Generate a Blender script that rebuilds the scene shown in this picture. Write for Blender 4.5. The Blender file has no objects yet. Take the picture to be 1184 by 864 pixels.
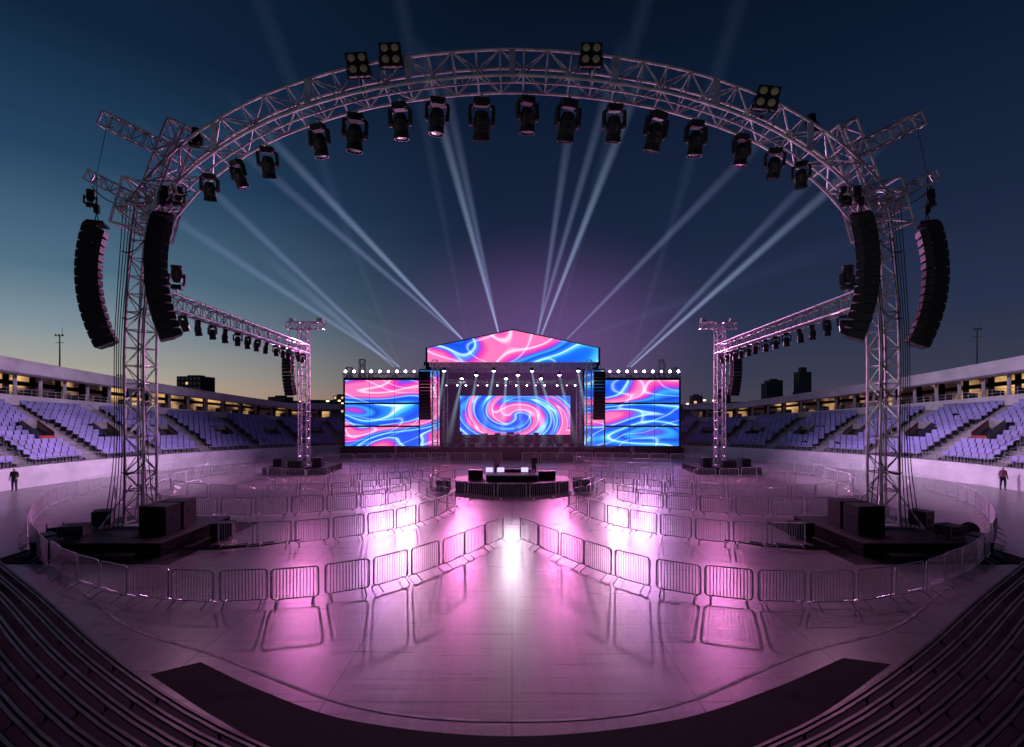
import bpy, math, random
from mathutils import Vector, Matrix
random.seed(7)
sc = bpy.context.scene
PI = math.pi

def srgb(r, g, b):
    def f(u):
        u /= 255.0
        return u/12.92 if u <= 0.04045 else ((u+0.055)/1.055)**2.4
    return (f(r), f(g), f(b), 1.0)

# ------------------------------------------------------------------ materials
def mat(name, col, rough=0.6, metal=0.0, var=0.25, scale=3.0, emis=None, estr=0.0, bump=0.0, spec=0.5):
    m = bpy.data.materials.new(name); m.use_nodes = True
    nt = m.node_tree; b = nt.nodes['Principled BSDF']
    tc = nt.nodes.new('ShaderNodeTexCoord')
    n = nt.nodes.new('ShaderNodeTexNoise'); n.inputs['Scale'].default_value = scale
    n.inputs['Detail'].default_value = 5
    nt.links.new(tc.outputs['Object'], n.inputs['Vector'])
    mr = nt.nodes.new('ShaderNodeMapRange')
    mr.inputs['From Min'].default_value = 0.3; mr.inputs['From Max'].default_value = 0.7
    mr.inputs['To Min'].default_value = 1-var; mr.inputs['To Max'].default_value = 1+var
    nt.links.new(n.outputs['Fac'], mr.inputs['Value'])
    mx = nt.nodes.new('ShaderNodeVectorMath'); mx.operation = 'SCALE'
    mx.inputs[0].default_value = col[:3]
    nt.links.new(mr.outputs[0], mx.inputs['Scale'])
    nt.links.new(mx.outputs[0], b.inputs['Base Color'])
    b.inputs['Roughness'].default_value = rough; b.inputs['Metallic'].default_value = metal
    b.inputs['Specular IOR Level'].default_value = spec
    if emis:
        b.inputs['Emission Color'].default_value = (*emis[:3], 1); b.inputs['Emission Strength'].default_value = estr
    if bump:
        bp = nt.nodes.new('ShaderNodeBump'); bp.inputs['Strength'].default_value = bump
        nt.links.new(n.outputs['Fac'], bp.inputs['Height']); nt.links.new(bp.outputs[0], b.inputs['Normal'])
    return m

M_truss = mat('truss_aluminium', (0.58,0.57,0.58), 0.45, 0.5, 0.35, 2.0)
M_steel = mat('galvanised_steel', (0.60,0.60,0.62), 0.42, 0.5, 0.25, 4.0)
M_black = mat('black_plastic', (0.012,0.012,0.014), 0.5, 0, 0.3, 4.0, spec=0.35)
M_blackm = mat('black_fabric', (0.010,0.010,0.011), 0.9, 0, 0.5, 2.0, spec=0.2)
M_case = mat('case_laminate', (0.014,0.013,0.015), 0.5, 0, 0.3, 3.0, spec=0.3)
M_casee = mat('case_edge_metal', (0.16,0.16,0.17), 0.4, 0.8, 0.2, 3.0)
M_grille = mat('speaker_grille', (0.008,0.008,0.009), 0.6, 0.3, 0.2, 30.0, spec=0.2)
M_lensoff = mat('lens_glass_off', (0.02,0.02,0.025), 0.25, 0.0, 0.1, 3.0, spec=0.3)
M_lenswarm = mat('blinder_lens', (0.30,0.27,0.16), 0.3, 0.0, 0.2, 3.0, (1.0,0.8,0.35), 0.01)  # faint emission added, since little light reaches these lenses
M_cable = mat('cable_rubber', (0.01,0.01,0.01), 0.7)
M_seat = mat('seat_plastic', (0.33,0.32,0.66), 0.45, 0, 0.25, 0.4)
M_conc = mat('stand_concrete', (0.22,0.20,0.22), 0.85, 0, 0.3, 1.2)
M_stair = mat('stair_concrete', (0.36,0.34,0.34), 0.85, 0, 0.25, 1.2)
M_white = mat('painted_wall_white', (0.72,0.68,0.72), 0.6, 0, 0.18, 0.6)
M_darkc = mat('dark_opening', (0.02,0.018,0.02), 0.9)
M_red = mat('red_banner', (0.45,0.05,0.05), 0.6, 0, 0.3, 1.0)
M_bench = mat('bench_metal', (0.12,0.10,0.108), 0.4, 0.75, 0.6, 1.3)
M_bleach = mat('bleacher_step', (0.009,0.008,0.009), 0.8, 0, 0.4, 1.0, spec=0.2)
M_city = mat('city_wall', (0.045,0.05,0.06), 0.8, 0, 0.3, 0.05)
M_lampw = mat('lamp_white_lit', (1,1,1), 0.4, 0, 0, 1, (0.80,0.90,1.0), 26.0)
M_lampp = mat('lamp_pink_lit', (1,1,1), 0.4, 0, 0, 1, (1.0,0.55,0.88), 6.0)
M_lampo = mat('lamp_sodium_lit', (1,1,1), 0.4, 0, 0, 1, (1.0,0.55,0.22), 9.0)
M_mat = mat('rubber_matting', (0.008,0.007,0.008), 0.9, 0, 0.4, 3.0, bump=0.2, spec=0.15)
M_skin = mat('skin', (0.45,0.27,0.19), 0.6); M_hair = mat('hair', (0.03,0.02,0.015), 0.6)
M_jean = mat('trousers', (0.03,0.035,0.06), 0.8)

def window_mat():
    m = bpy.data.materials.new('concourse_interior'); m.use_nodes = True
    nt = m.node_tree; b = nt.nodes['Principled BSDF']
    tc = nt.nodes.new('ShaderNodeTexCoord')
    n = nt.nodes.new('ShaderNodeTexNoise'); n.inputs['Scale'].default_value = 0.35; n.inputs['Detail'].default_value = 6
    nt.links.new(tc.outputs['Object'], n.inputs['Vector'])
    r = nt.nodes.new('ShaderNodeValToRGB')
    r.color_ramp.elements[0].position = 0.47; r.color_ramp.elements[0].color = (0.025,0.010,0.012,1)
    r.color_ramp.elements[1].position = 0.66; r.color_ramp.elements[1].color = (1.0,0.56,0.22,1)
    nt.links.new(n.outputs['Fac'], r.inputs['Fac'])
    nt.links.new(r.outputs[0], b.inputs['Emission Color']); b.inputs['Emission Strength'].default_value = 0.85
    b.inputs['Base Color'].default_value = (0.16,0.13,0.12,1)
    return m
M_conint = window_mat()

def floor_mat():
    m = bpy.data.materials.new('arena_concrete'); m.use_nodes = True
    nt = m.node_tree; b = nt.nodes['Principled BSDF']; N = nt.nodes.new; L = nt.links.new
    tc = N('ShaderNodeTexCoord'); sep = N('ShaderNodeSeparateXYZ'); L(tc.outputs['Object'], sep.inputs[0])
    def math_(op, a, c=None, d=None):
        x = N('ShaderNodeMath'); x.operation = op
        for i, q in enumerate((a, c, d)):
            if q is None: continue
            if isinstance(q, (int, float)): x.inputs[i].default_value = q
            else: L(q, x.inputs[i])
        return x.outputs[0]
    nz = N('ShaderNodeTexNoise'); nz.inputs['Scale'].default_value = 0.22; nz.inputs['Detail'].default_value = 4; nz.inputs['Roughness'].default_value = 0.5
    L(tc.outputs['Object'], nz.inputs['Vector'])
    nz2 = N('ShaderNodeTexNoise'); nz2.inputs['Scale'].default_value = 11; nz2.inputs['Detail'].default_value = 8; nz2.inputs['Roughness'].default_value = 0.75
    L(tc.outputs['Object'], nz2.inputs['Vector'])
    mp = N('ShaderNodeMapping'); mp.inputs['Scale'].default_value = (2.6, 0.10, 1); mp.inputs['Rotation'].default_value = (0,0,0.3)
    L(tc.outputs['Object'], mp.inputs[0])
    nz3 = N('ShaderNodeTexNoise'); nz3.inputs['Scale'].default_value = 1.4; nz3.inputs['Detail'].default_value = 7
    L(mp.outputs[0], nz3.inputs['Vector'])
    mp4 = N('ShaderNodeMapping'); mp4.inputs['Scale'].default_value = (0.16, 3.6, 1); mp4.inputs['Rotation'].default_value = (0,0,-0.12)
    L(tc.outputs['Object'], mp4.inputs[0])
    nz4 = N('ShaderNodeTexNoise'); nz4.inputs['Scale'].default_value = 1.8; nz4.inputs['Detail'].default_value = 8; nz4.inputs['Roughness'].default_value = 0.7
    L(mp4.outputs[0], nz4.inputs['Vector'])
    jx = math_('LESS_THAN', math_('ABSOLUTE', math_('PINGPONG', sep.outputs[0], 1.9)), 0.018)
    jy = math_('LESS_THAN', math_('PINGPONG', sep.outputs[1], 2.6), 0.018)
    j = math_('MAXIMUM', jx, jy)
    v = math_('ADD', math_('MULTIPLY', nz.outputs['Fac'], 0.30), math_('MULTIPLY', nz2.outputs['Fac'], 0.45))
    v = math_('ADD', v, math_('MULTIPLY', nz3.outputs['Fac'], 0.35))
    v = math_('ADD', v, math_('MULTIPLY', nz4.outputs['Fac'], 0.45))
    v = math_('SUBTRACT', v, 0.22)
    v = math_('MULTIPLY', v, math_('SUBTRACT', 1.0, math_('MULTIPLY', j, 0.6)))
    cm = N('ShaderNodeVectorMath'); cm.operation = 'SCALE'; cm.inputs[0].default_value = (0.43,0.375,0.39)
    L(v, cm.inputs['Scale']); L(cm.outputs[0], b.inputs['Base Color'])
    rr = N('ShaderNodeMapRange'); rr.inputs['From Min'].default_value = 0.3; rr.inputs['From Max'].default_value = 0.7
    rr.inputs['To Min'].default_value = 0.25; rr.inputs['To Max'].default_value = 0.36
    L(nz4.outputs['Fac'], rr.inputs['Value']); L(rr.outputs[0], b.inputs['Roughness'])
    bp = N('ShaderNodeBump'); bp.inputs['Strength'].default_value = 0.14; bp.inputs['Distance'].default_value = 0.02
    L(nz2.outputs['Fac'], bp.inputs['Height']); L(bp.outputs[0], b.inputs['Normal'])
    return m
M_floor = floor_mat()
M_ground = mat('ground_asphalt', (0.05,0.05,0.052), 0.85, 0, 0.3, 0.3)

def screen_mat(name, off, scale=1.0, swirl=None, strength=1.15, bands=2.6):
    m = bpy.data.materials.new(name); m.use_nodes = True
    nt = m.node_tree; b = nt.nodes['Principled BSDF']; N = nt.nodes.new; L = nt.links.new
    def mt(op,a,c=None):
        x=N('ShaderNodeMath'); x.operation=op
        for i,q in enumerate((a,c)):
            if q is None: continue
            if isinstance(q,(int,float)): x.inputs[i].default_value=q
            else: L(q,x.inputs[i])
        return x.outputs[0]
    tc = N('ShaderNodeTexCoord')
    mp = N('ShaderNodeMapping'); mp.inputs['Location'].default_value = off
    src = tc.outputs['Object']
    if swirl:
        sub = N('ShaderNodeVectorMath'); sub.operation = 'SUBTRACT'; sub.inputs[1].default_value = swirl
        L(src, sub.inputs[0])
        sq = N('ShaderNodeVectorMath'); sq.operation='MULTIPLY'; sq.inputs[1].default_value=(0.62,0,1.0); L(sub.outputs[0],sq.inputs[0])
        ln = N('ShaderNodeVectorMath'); ln.operation = 'LENGTH'; L(sq.outputs[0], ln.inputs[0])
        mr = N('ShaderNodeMapRange'); mr.inputs['From Min'].default_value = 0; mr.inputs['From Max'].default_value = 4.5
        mr.inputs['To Min'].default_value = 5.0; mr.inputs['To Max'].default_value = 0.0
        L(ln.outputs['Value'], mr.inputs['Value'])
        vr = N('ShaderNodeVectorRotate'); vr.rotation_type = 'Y_AXIS'
        L(sq.outputs[0], vr.inputs['Vector']); L(mr.outputs[0], vr.inputs['Angle'])
        src = vr.outputs[0]
    L(src, mp.inputs[0])
    mpa = N('ShaderNodeMapping'); mpa.inputs['Rotation'].default_value=(0,0.55,0); mpa.inputs['Scale'].default_value=(0.62,1,1.25) if not swirl else (1,1,1); L(mp.outputs[0],mpa.inputs[0])
    n = N('ShaderNodeTexNoise'); n.inputs['Scale'].default_value = 0.13*scale; n.inputs['Detail'].default_value = 0.3; n.inputs['Distortion'].default_value = 0.9
    L(mpa.outputs[0], n.inputs['Vector'])
    sx = N('ShaderNodeSeparateXYZ'); L(mpa.outputs[0],sx.inputs[0])
    grad = mt('MULTIPLY', sx.outputs[0] if swirl else sx.outputs[2], 0.14 if swirl else 0.10)
    fac = mt('FRACT', mt('ADD', mt('MULTIPLY', n.outputs['Fac'], bands), grad))
    r = N('ShaderNodeValToRGB'); cr = r.color_ramp
    stops = [(0.0,srgb(20,75,230)),(0.08,srgb(25,120,250)),(0.13,srgb(80,210,255)),(0.15,srgb(225,250,255)),(0.17,srgb(40,150,255)),
             (0.26,srgb(18,65,215)),(0.33,srgb(50,170,250)),(0.37,srgb(70,90,230)),(0.41,srgb(175,60,215)),
             (0.45,srgb(245,60,175)),(0.50,srgb(255,105,185)),(0.525,srgb(255,225,242)),(0.55,srgb(255,115,190)),(0.68,srgb(255,120,180)),(0.75,srgb(240,60,170)),
             (0.80,srgb(140,70,235)),(0.84,srgb(45,150,255)),(0.865,srgb(190,242,255)),(0.89,srgb(25,95,245)),(1.0,srgb(20,75,230))]
    cr.elements[0].position = 0; cr.elements[0].color = stops[0][1]
    cr.elements[1].position = 1; cr.elements[1].color = stops[-1][1]
    for p, c in stops[1:-1]:
        e = cr.elements.new(p); e.color = c
    L(fac, r.inputs['Fac'])
    n2 = N('ShaderNodeTexNoise'); n2.inputs['Scale'].default_value = 0.14*scale; n2.inputs['Detail'].default_value = 0.0; n2.inputs['Distortion'].default_value = 1.2
    mp2 = N('ShaderNodeMapping'); mp2.inputs['Location'].default_value=(7,3,1); L(mpa.outputs[0],mp2.inputs[0]); L(mp2.outputs[0],n2.inputs['Vector'])
    pp = mt('ABSOLUTE', mt('SUBTRACT', mt('FRACT', mt('MULTIPLY', n2.outputs['Fac'], 5.0)), 0.5))
    pw = mt('POWER', mt('MAXIMUM', mt('SUBTRACT', 1.0, mt('MULTIPLY', pp, 2.0)), 0.0), 14)
    mx = N('ShaderNodeMixRGB'); mx.blend_type = 'ADD'; mx.inputs['Color2'].default_value = (0.35,0.6,0.8,1)
    L(pw, mx.inputs['Fac']); L(r.outputs[0], mx.inputs['Color1'])
    b.inputs['Base Color'].default_value = (0.01,0.01,0.01,1); b.inputs['Roughness'].default_value = 0.5
    L(mx.outputs[0], b.inputs['Emission Color']); b.inputs['Emission Strength'].default_value = strength
    return m

# ------------------------------------------------------------------ mesh builder
class MB:
    def __init__(s): s.v=[]; s.f=[]; s.m=[]
    def add(s, vs, fs, mi=0):
        o=len(s.v); s.v += [tuple(v) for v in vs]
        for f in fs: s.f.append(tuple(i+o for i in f)); s.m.append(mi)
    def box(s, c, sz, mi=0, R=None, taper=1.0):
        hx,hy,hz=[q/2 for q in sz]; vs=[]
        for z in (-hz,hz):
            t = taper if z>0 else 1.0
            for x,y in ((-hx,-hy),(hx,-hy),(hx,hy),(-hx,hy)):
                p=Vector((x*t,y*t,z))
                if R is not None: p=R@p
                vs.append(p+Vector(c))
        s.add(vs,[(3,2,1,0),(4,5,6,7),(0,1,5,4),(1,2,6,5),(2,3,7,6),(3,0,4,7)],mi)
    def tube(s,p0,p1,r,mi=0,n=5,r2=None,cap=True):
        p0=Vector(p0);p1=Vector(p1);t=(p1-p0)
        if t.length<1e-6: return
        t.normalize(); a=Vector((0,0,1)) if abs(t.z)<0.9 else Vector((1,0,0))
        u=t.cross(a).normalized(); w=t.cross(u); r2=r if r2 is None else r2
        vs=[]
        for p,rr in ((p0,r),(p1,r2)):
            for i in range(n):
                q=2*PI*i/n; vs.append(p+u*math.cos(q)*rr+w*math.sin(q)*rr)
        fs=[(i,(i+1)%n,n+(i+1)%n,n+i) for i in range(n)]
        if cap: fs+= [tuple(range(n-1,-1,-1)),tuple(range(n,2*n))]
        s.add(vs,fs,mi)
    def path(s,pts,r,mi=0,n=5):
        for a,b in zip(pts[:-1],pts[1:]): s.tube(a,b,r,mi,n)
    def lathe(s,prof,c,axis,mi=0,n=14):
        axis=Vector(axis).normalized(); a=Vector((0,0,1)) if abs(axis.z)<0.9 else Vector((1,0,0))
        u=axis.cross(a).normalized(); w=axis.cross(u); vs=[]
        for h,r in prof:
            for i in range(n):
                q=2*PI*i/n; vs.append(Vector(c)+axis*h+(u*math.cos(q)+w*math.sin(q))*max(r,1e-4))
        fs=[]
        for k in range(len(prof)-1):
            for i in range(n): fs.append((k*n+i,k*n+(i+1)%n,(k+1)*n+(i+1)%n,(k+1)*n+i))
        fs.append(tuple(range(n-1,-1,-1))); fs.append(tuple(range((len(prof)-1)*n,len(prof)*n)))
        s.add(vs,fs,mi)
    def prism_y(s,poly,y0,y1,mi=0):
        n=len(poly); vs=[(x,y0,z) for x,z in poly]+[(x,y1,z) for x,z in poly]
        fs=[tuple(range(n)),tuple(range(2*n-1,n-1,-1))]+[(i,n+i,n+(i+1)%n,(i+1)%n) for i in range(n)]
        s.add(vs,fs,mi)
    def prism_z(s,poly,z0,z1,mi=0):
        n=len(poly); vs=[(x,y,z0) for x,y in poly]+[(x,y,z1) for x,y in poly]
        fs=[tuple(range(n-1,-1,-1)),tuple(range(n,2*n))]+[(i,(i+1)%n,n+(i+1)%n,n+i) for i in range(n)]
        s.add(vs,fs,mi)
    def mesh(s,name,mats):
        me=bpy.data.meshes.new(name); me.from_pydata(s.v,[],s.f)
        for m in mats: me.materials.append(m)
        me.polygons.foreach_set('material_index',s.m); me.update(); return me
    def obj(s,name,mats,parent=None,loc=(0,0,0)):
        return link(name,s.mesh(name,mats),parent,loc)
def link(name,me,parent=None,loc=(0,0,0),rot=(0,0,0),scale=(1,1,1)):
    o=bpy.data.objects.new(name,me); sc.collection.objects.link(o)
    o.location=loc;o.rotation_euler=rot;o.scale=scale
    if parent: o.parent=parent
    return o
def empty(name,loc=(0,0,0)):
    o=bpy.data.objects.new(name,None); sc.collection.objects.link(o); o.location=loc; o.empty_display_size=0.5; return o

def catmull(P,n=12):
    P=[Vector(p) for p in P]; out=[]
    Q=[P[0]*2-P[1]]+P+[P[-1]*2-P[-2]]
    for i in range(1,len(Q)-2):
        a,b,c,d=Q[i-1],Q[i],Q[i+1],Q[i+2]
        for k in range(n):
            t=k/n; out.append(0.5*((2*b)+(c-a)*t+(2*a-5*b+4*c-d)*t*t+(-a+3*b-3*c+d)*t**3))
    out.append(P[-1]); return out
def resample(pts,step):
    pts=[Vector(p) for p in pts]; d=[0]
    for a,b in zip(pts[:-1],pts[1:]): d.append(d[-1]+(b-a).length)
    n=max(1,round(d[-1]/step)); out=[]; j=0
    for k in range(n+1):
        t=d[-1]*k/n
        while j<len(d)-2 and d[j+1]<t: j+=1
        u=(t-d[j])/max(1e-9,d[j+1]-d[j]); out.append(pts[j].lerp(pts[j+1],min(1,max(0,u))))
    return out
def truss(mb,pts,w,h,rc,rb,up,bay,mi=0,n=5):
    P=resample(pts,bay); up=Vector(up); fr=[]
    for i,p in enumerate(P):
        t=(P[min(i+1,len(P)-1)]-P[max(i-1,0)]).normalized()
        sd=t.cross(up).normalized(); u2=sd.cross(t).normalized()
        fr.append([p+sd*a*w/2+u2*b*h/2 for a,b in ((-1,-1),(1,-1),(1,1),(-1,1))])
    for i in range(len(fr)):
        for k in range(4):
            mb.tube(fr[i][k],fr[i][(k+1)%4],rb,mi,4,cap=False)
        if i:
            for k in range(4):
                mb.tube(fr[i-1][k],fr[i][k],rc,mi,n,cap=False)
                a,b=(k,(k+1)%4) if (i+k)%2 else ((k+1)%4,k)
                mb.tube(fr[i-1][a],fr[i][b],rb,mi,4,cap=False)
    for e in (0,-1):
        for k in range(4): mb.tube(fr[e][k],fr[e][(k+1)%4],rc,mi,n)

# ------------------------------------------------------------------ ground
mb=MB(); mb.add([(-1500,-300,0),(1500,-300,0),(1500,2500,0),(-1500,2500,0)],[(0,1,2,3)]); mb.obj('ground',[M_ground])
mb=MB(); n=96
vs=[(36.5*math.cos(2*PI*i/n),32+36.5*math.sin(2*PI*i/n),0.004) for i in range(n)]
mb.add(vs,[tuple(range(n))]); mb.obj('arena_floor',[M_floor])
inner=catmull([(-7.3,12.0,0),(-5.2,10.75,0),(-3.0,9.75,0),(0,9.3,0),(3.0,9.75,0),(5.4,10.8,0),(7.9,12.2,0)],8)
outer=catmull([(-8.1,11.45,0),(-5.6,9.8,0),(-3.2,8.5,0),(0,7.9,0),(3.2,8.5,0),(5.9,9.9,0),(8.8,11.9,0)],8)
mb=MB(); k=len(inner)
mb.add([(p.x,p.y,0.008) for p in inner]+[(p.x,p.y,0.008) for p in outer],[(i,k+i,k+i+1,i+1) for i in range(k-1)]); mb.obj('rubber_floor_mat',[M_mat])
P=resample(catmull([(-24,27,0),(-19.0,20.2,0),(-14.2,16.8,0),(-10.4,13.9,0),(-7.0,12.25,0),(-3.2,10.25,0),(0,9.75,0),(3.2,10.25,0),(7.0,12.4,0),(10.4,13.9,0),(14.2,16.8,0),(19,20.2,0),(24,27,0)],10),0.8)
mb=MB()
for i in range(len(P)-1):
    a,b=P[i],P[i+1]; t=(b-a).normalized(); nrm=Vector((-t.y,t.x,0)); w=0.035
    mb.add([(a-nrm*w)+Vector((0,0,.012)),(b-nrm*w)+Vector((0,0,.012)),(b+nrm*w)+Vector((0,0,.012)),(a+nrm*w)+Vector((0,0,.012))],[(0,1,2,3)])
mb.obj('floor_edge_line',[mat('worn_line_paint',(0.36,0.33,0.33),0.6,0,0.6,2.0)])

# ------------------------------------------------------------------ near bleachers
def bleacher():
    mb=MB()
    base=resample(catmull([(-42,26.5,0),(-30,24.6,0),(-22.3,21.2,0),(-15.0,16.2,0),(-8.8,11.6,0),(-4.3,8.8,0),(0,7.2,0),(4.3,8.8,0),(8.8,11.6,0),(15.0,16.2,0),(22.3,21.2,0),(30,24.6,0),(42,26.5,0)],10),1.1)
    nr=[]
    for i in range(len(base)):
        t=(base[min(i+1,len(base)-1)]-base[max(i-1,0)]).normalized(); nr.append(Vector((t.y,-t.x,0)))
    pitch,rise=0.42,0.13
    def strip(o0,z0,o1,z1,mi):
        k=len(base)
        vs=[base[i]+nr[i]*o0+Vector((0,0,z0)) for i in range(k)]+[base[i]+nr[i]*o1+Vector((0,0,z1)) for i in range(k)]
        mb.add(vs,[(i,k+i,k+i+1,i+1) for i in range(k-1)],mi)
    for r in range(17):
        o=r*pitch; z=r*rise
        strip(o,z,o,z+rise,0)
        strip(o,z+rise,o+pitch,z+rise,0)
        zb=z+rise+0.20
        strip(o+0.12,zb,o+0.175,zb,1); strip(o+0.225,zb,o+0.28,zb,1); strip(o+0.175,zb-.012,o+0.225,zb-.012,0); strip(o+0.12,zb-0.04,o+0.12,zb,1); strip(o+0.28,zb-0.04,o+0.28,zb,1)
        strip(o+0.12,zb-0.041,o+0.28,zb-0.041,0)
        for i in range(0,len(base),2):
            p=base[i]+nr[i]*(o+0.205); mb.box((p.x,p.y,z+rise+0.078),(0.04,0.04,0.154),0)
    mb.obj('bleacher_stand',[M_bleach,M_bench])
bleacher()

# ------------------------------------------------------------------ side stands
CY=32.0
def fz(th,z):
    if z<=1.0: return z
    t=min(1,max(0,(th-128)/37.0)); f=0.55+0.45*t
    return 1+(z-1)*f
def stand(sg):
    E=empty('stadium_stand')
    def P(r,th,z): 
        a=math.radians(th); return Vector(((r*math.cos(a))*(1 if sg<0 else -1),CY+r*math.sin(a),fz(th,z)))
    T0,T1=121.0,204.0; NS=110
    def sweep(mb,prof,mi,t0=T0,t1=T1,ns=NS,close=False):
        k=len(prof); vs=[]
        for j in range(ns+1):
            th=t0+(t1-t0)*j/ns
            for r,z in prof: vs.append(P(r,th,z))
        fs=[]
        for j in range(ns):
            for i in range(k-1 if not close else k):
                a=j*k+i; b=j*k+(i+1)%k; fs.append((a,b,b+k,a+k))
        mb.add(vs,fs,mi)
    rows=14; r0,r1=37.2,48.0; z0,z1=1.5,6.3; dr=(r1-r0)/rows; dz=(z1-z0)/rows
    mb=MB(); prof=[(r0,z0)]
    for i in range(rows): prof+= [(r0+dr*(i+1),z0+dz*i),(r0+dr*(i+1),z0+dz*(i+1))]
    prof[0]=(36.6,z0); prof.append((54,z1)); sweep(mb,prof,0)
    mb.obj('terrace',[M_conc],E)
    mb=MB(); sweep(mb,[(36.2,0),(36.2,1.0),(36.25,1.55),(36.55,1.55),(36.6,1.2)],0); 
    sweep(mb,[(48.0,6.3),(48.0,7.3),(48.2,7.3),(48.2,6.3)],0)
    mb.obj('parapet_wall',[M_white],E)
    mb=MB(); sweep(mb,[(47.0,9.2),(46.6,9.35),(46.6,10.35),(57,11.0),(57,10.1)],0,close=True)
    sweep(mb,[(46.55,10.36),(46.55,10.58),(47.1,10.58),(47.1,10.36)],0,close=True)
    mb.obj('canopy_roof',[M_white],E)
    mb=MB(); sweep(mb,[(54,6.3),(54,10.2)],0); mb.obj('concourse_back_wall',[M_conint],E)
    mb=MB()
    th=T0+1
    while th<T1:
        a=P(49.2,th,6.3); b=P(49.2,th,9.6); mb.tube(a,b,0.16,0,6)
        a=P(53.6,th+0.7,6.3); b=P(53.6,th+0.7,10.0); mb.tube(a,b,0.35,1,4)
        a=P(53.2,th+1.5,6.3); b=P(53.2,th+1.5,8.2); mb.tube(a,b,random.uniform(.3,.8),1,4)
        th+=2.3
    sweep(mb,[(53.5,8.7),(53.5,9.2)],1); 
    mb.obj('concourse_columns',[M_white,M_darkc],E)
    mb=MB(); 
    for zz in (7.6,7.95):
        pts=[P(48.1,T0+(T1-T0)*j/NS,zz) for j in range(NS+1)]; mb.path(pts,0.025,0,4)
    for j in range(NS+1): 
        th=T0+(T1-T0)*j/NS; mb.tube(P(48.1,th,7.3),P(48.1,th,7.95),0.02,0,4)
    for j in range(0,NS*2+1):
        th=T0+(T1-T0)*j/NS/2; mb.tube(P(36.4,th,1.55),P(36.4,th,2.2),0.015,0,4)
    pts=[P(36.4,T0+(T1-T0)*j/NS,2.2) for j in range(NS+1)]; mb.path(pts,0.02,0,4)
    mb.obj('railings',[M_steel],E)
    aisles=[T0+3+i*7.6 for i in range(11)]
    mbs=MB()
    for ai,ta in enumerate(aisles):
        for i in range(rows):
            for hstep in (0,1):
                r=r0+dr*i+dr/2*hstep; zz=z0+dz*i+dz/2*hstep+0.02
                w=math.degrees(0.5/r)
                q=[P(r,ta-w,zz),P(r,ta+w,zz),P(r+dr/2,ta+w,zz),P(r+dr/2,ta-w,zz)]
                lo=[Vector((p.x,p.y,p.z-0.22)) for p in q]
                mbs.add(q+lo,[(0,1,2,3),(0,1,5,4),(1,2,6,5),(3,0,4,7)],0)
        for sd in (-1,1):
            w=math.degrees(0.55/42)
            if ai%2==0:
                pts=[P(r0+dr*i,ta+sd*w,z0+dz*i+0.9) for i in range(0,rows,1)]; mbs.path(pts,0.022,1,4)
                for i in range(0,rows,2): mbs.tube(P(r0+dr*i,ta+sd*w,z0+dz*i),P(r0+dr*i,ta+sd*w,z0+dz*i+0.9),0.02,1,4)
    voms=[]
    for i in range(0,10,1):
        tv=aisles[i]+2.0+random.uniform(-.2,1.2); voms.append(tv)
        rA,rB=r0+dr*4.5,r0+dr*7.2; w=math.degrees(0.6/42)
        c=[P(rA,tv-w,z0+dz*4),P(rA,tv+w,z0+dz*4),P(rB,tv+w,z0+dz*7),P(rB,tv-w,z0+dz*7)]
        up=[P(rA,tv-w,z0+dz*4+1.0),P(rA,tv+w,z0+dz*4+1.0),P(rB,tv+w,z0+dz*7+1.0),P(rB,tv-w,z0+dz*7+1.0)]
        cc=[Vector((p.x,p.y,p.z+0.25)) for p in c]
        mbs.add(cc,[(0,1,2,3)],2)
        mbs.add(c+up,[(0,3,7,4),(1,2,6,5),(3,2,6,7)],0)
        mbs.add([up[0]+Vector((0,0,.02)),up[3]+Vector((0,0,.02)),up[3]+Vector((0,0,-.25)),up[0]+Vector((0,0,-.25))],[(0,1,2,3)],3)
        if i%3!=1: mbs.add([P(rA-.05,tv-w,z0+dz*4+0.1),P(rA-.05,tv+w,z0+dz*4+0.1),P(rA-.05,tv+w,z0+dz*4+.7),P(rA-.05,tv-w,z0+dz*4+.7)],[(0,1,2,3)],3)
    mbs.obj('stair_aisles',[M_stair,M_steel,M_darkc,M_red],E)
    mb=MB()
    for i in range(rows):
        r=r0+dr*(i+0.55); st=math.degrees(0.54/r); th=T0+0.5
        while th<T1-0.3:
            ok=all(abs(th-a)>math.degrees(0.72/r) for a in aisles)
            if ok and 4<=i<=7: ok=all(abs(th-v)>math.degrees(0.85/r) for v in voms)
            if ok and random.random()>0.008:
                a=math.radians(th); cx=P(r,th,z0+dz*i)
                ang=a if sg<0 else PI-a
                R=Matrix.Rotation(ang,3,'Z')
                mb.box(cx+Vector((0,0,0.42))-R@Vector((0.05,0,0)),(0.36,0.46,0.05),0,R)
                R2=R@Matrix.Rotation(0.18,3,'Y')
                mb.box(cx+R@Vector((0.19,0,0))+Vector((0,0,0.62)),(0.05,0.46,0.40),0,R2)
                mb.box(cx+R@Vector((0.08,0,0))+Vector((0,0,0.2)),(0.08,0.08,0.4),1,R)
            th+=st
    mb.obj('seats',[M_seat,M_black],E)
    return E
stand(-1); stand(1)

mb=MB()
for j in range(30):
    t0=math.radians(58+64*j/30); t1=math.radians(58+64*(j+1)/30)
    a=(44*math.cos(t0),32+44*math.sin(t0)); b=(44*math.cos(t1),32+44*math.sin(t1))
    mb.add([(a[0],a[1],0),(b[0],b[1],0),(b[0],b[1],3.6),(a[0],a[1],3.6),(a[0]*1.01,a[1]+.5,3.6),(b[0]*1.01,b[1]+.5,3.6)],[(0,1,2,3),(3,2,5,4)])
mb.obj('perimeter_wall',[mat('perimeter_wall_paint',(0.07,0.06,0.08),0.8)])

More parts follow.
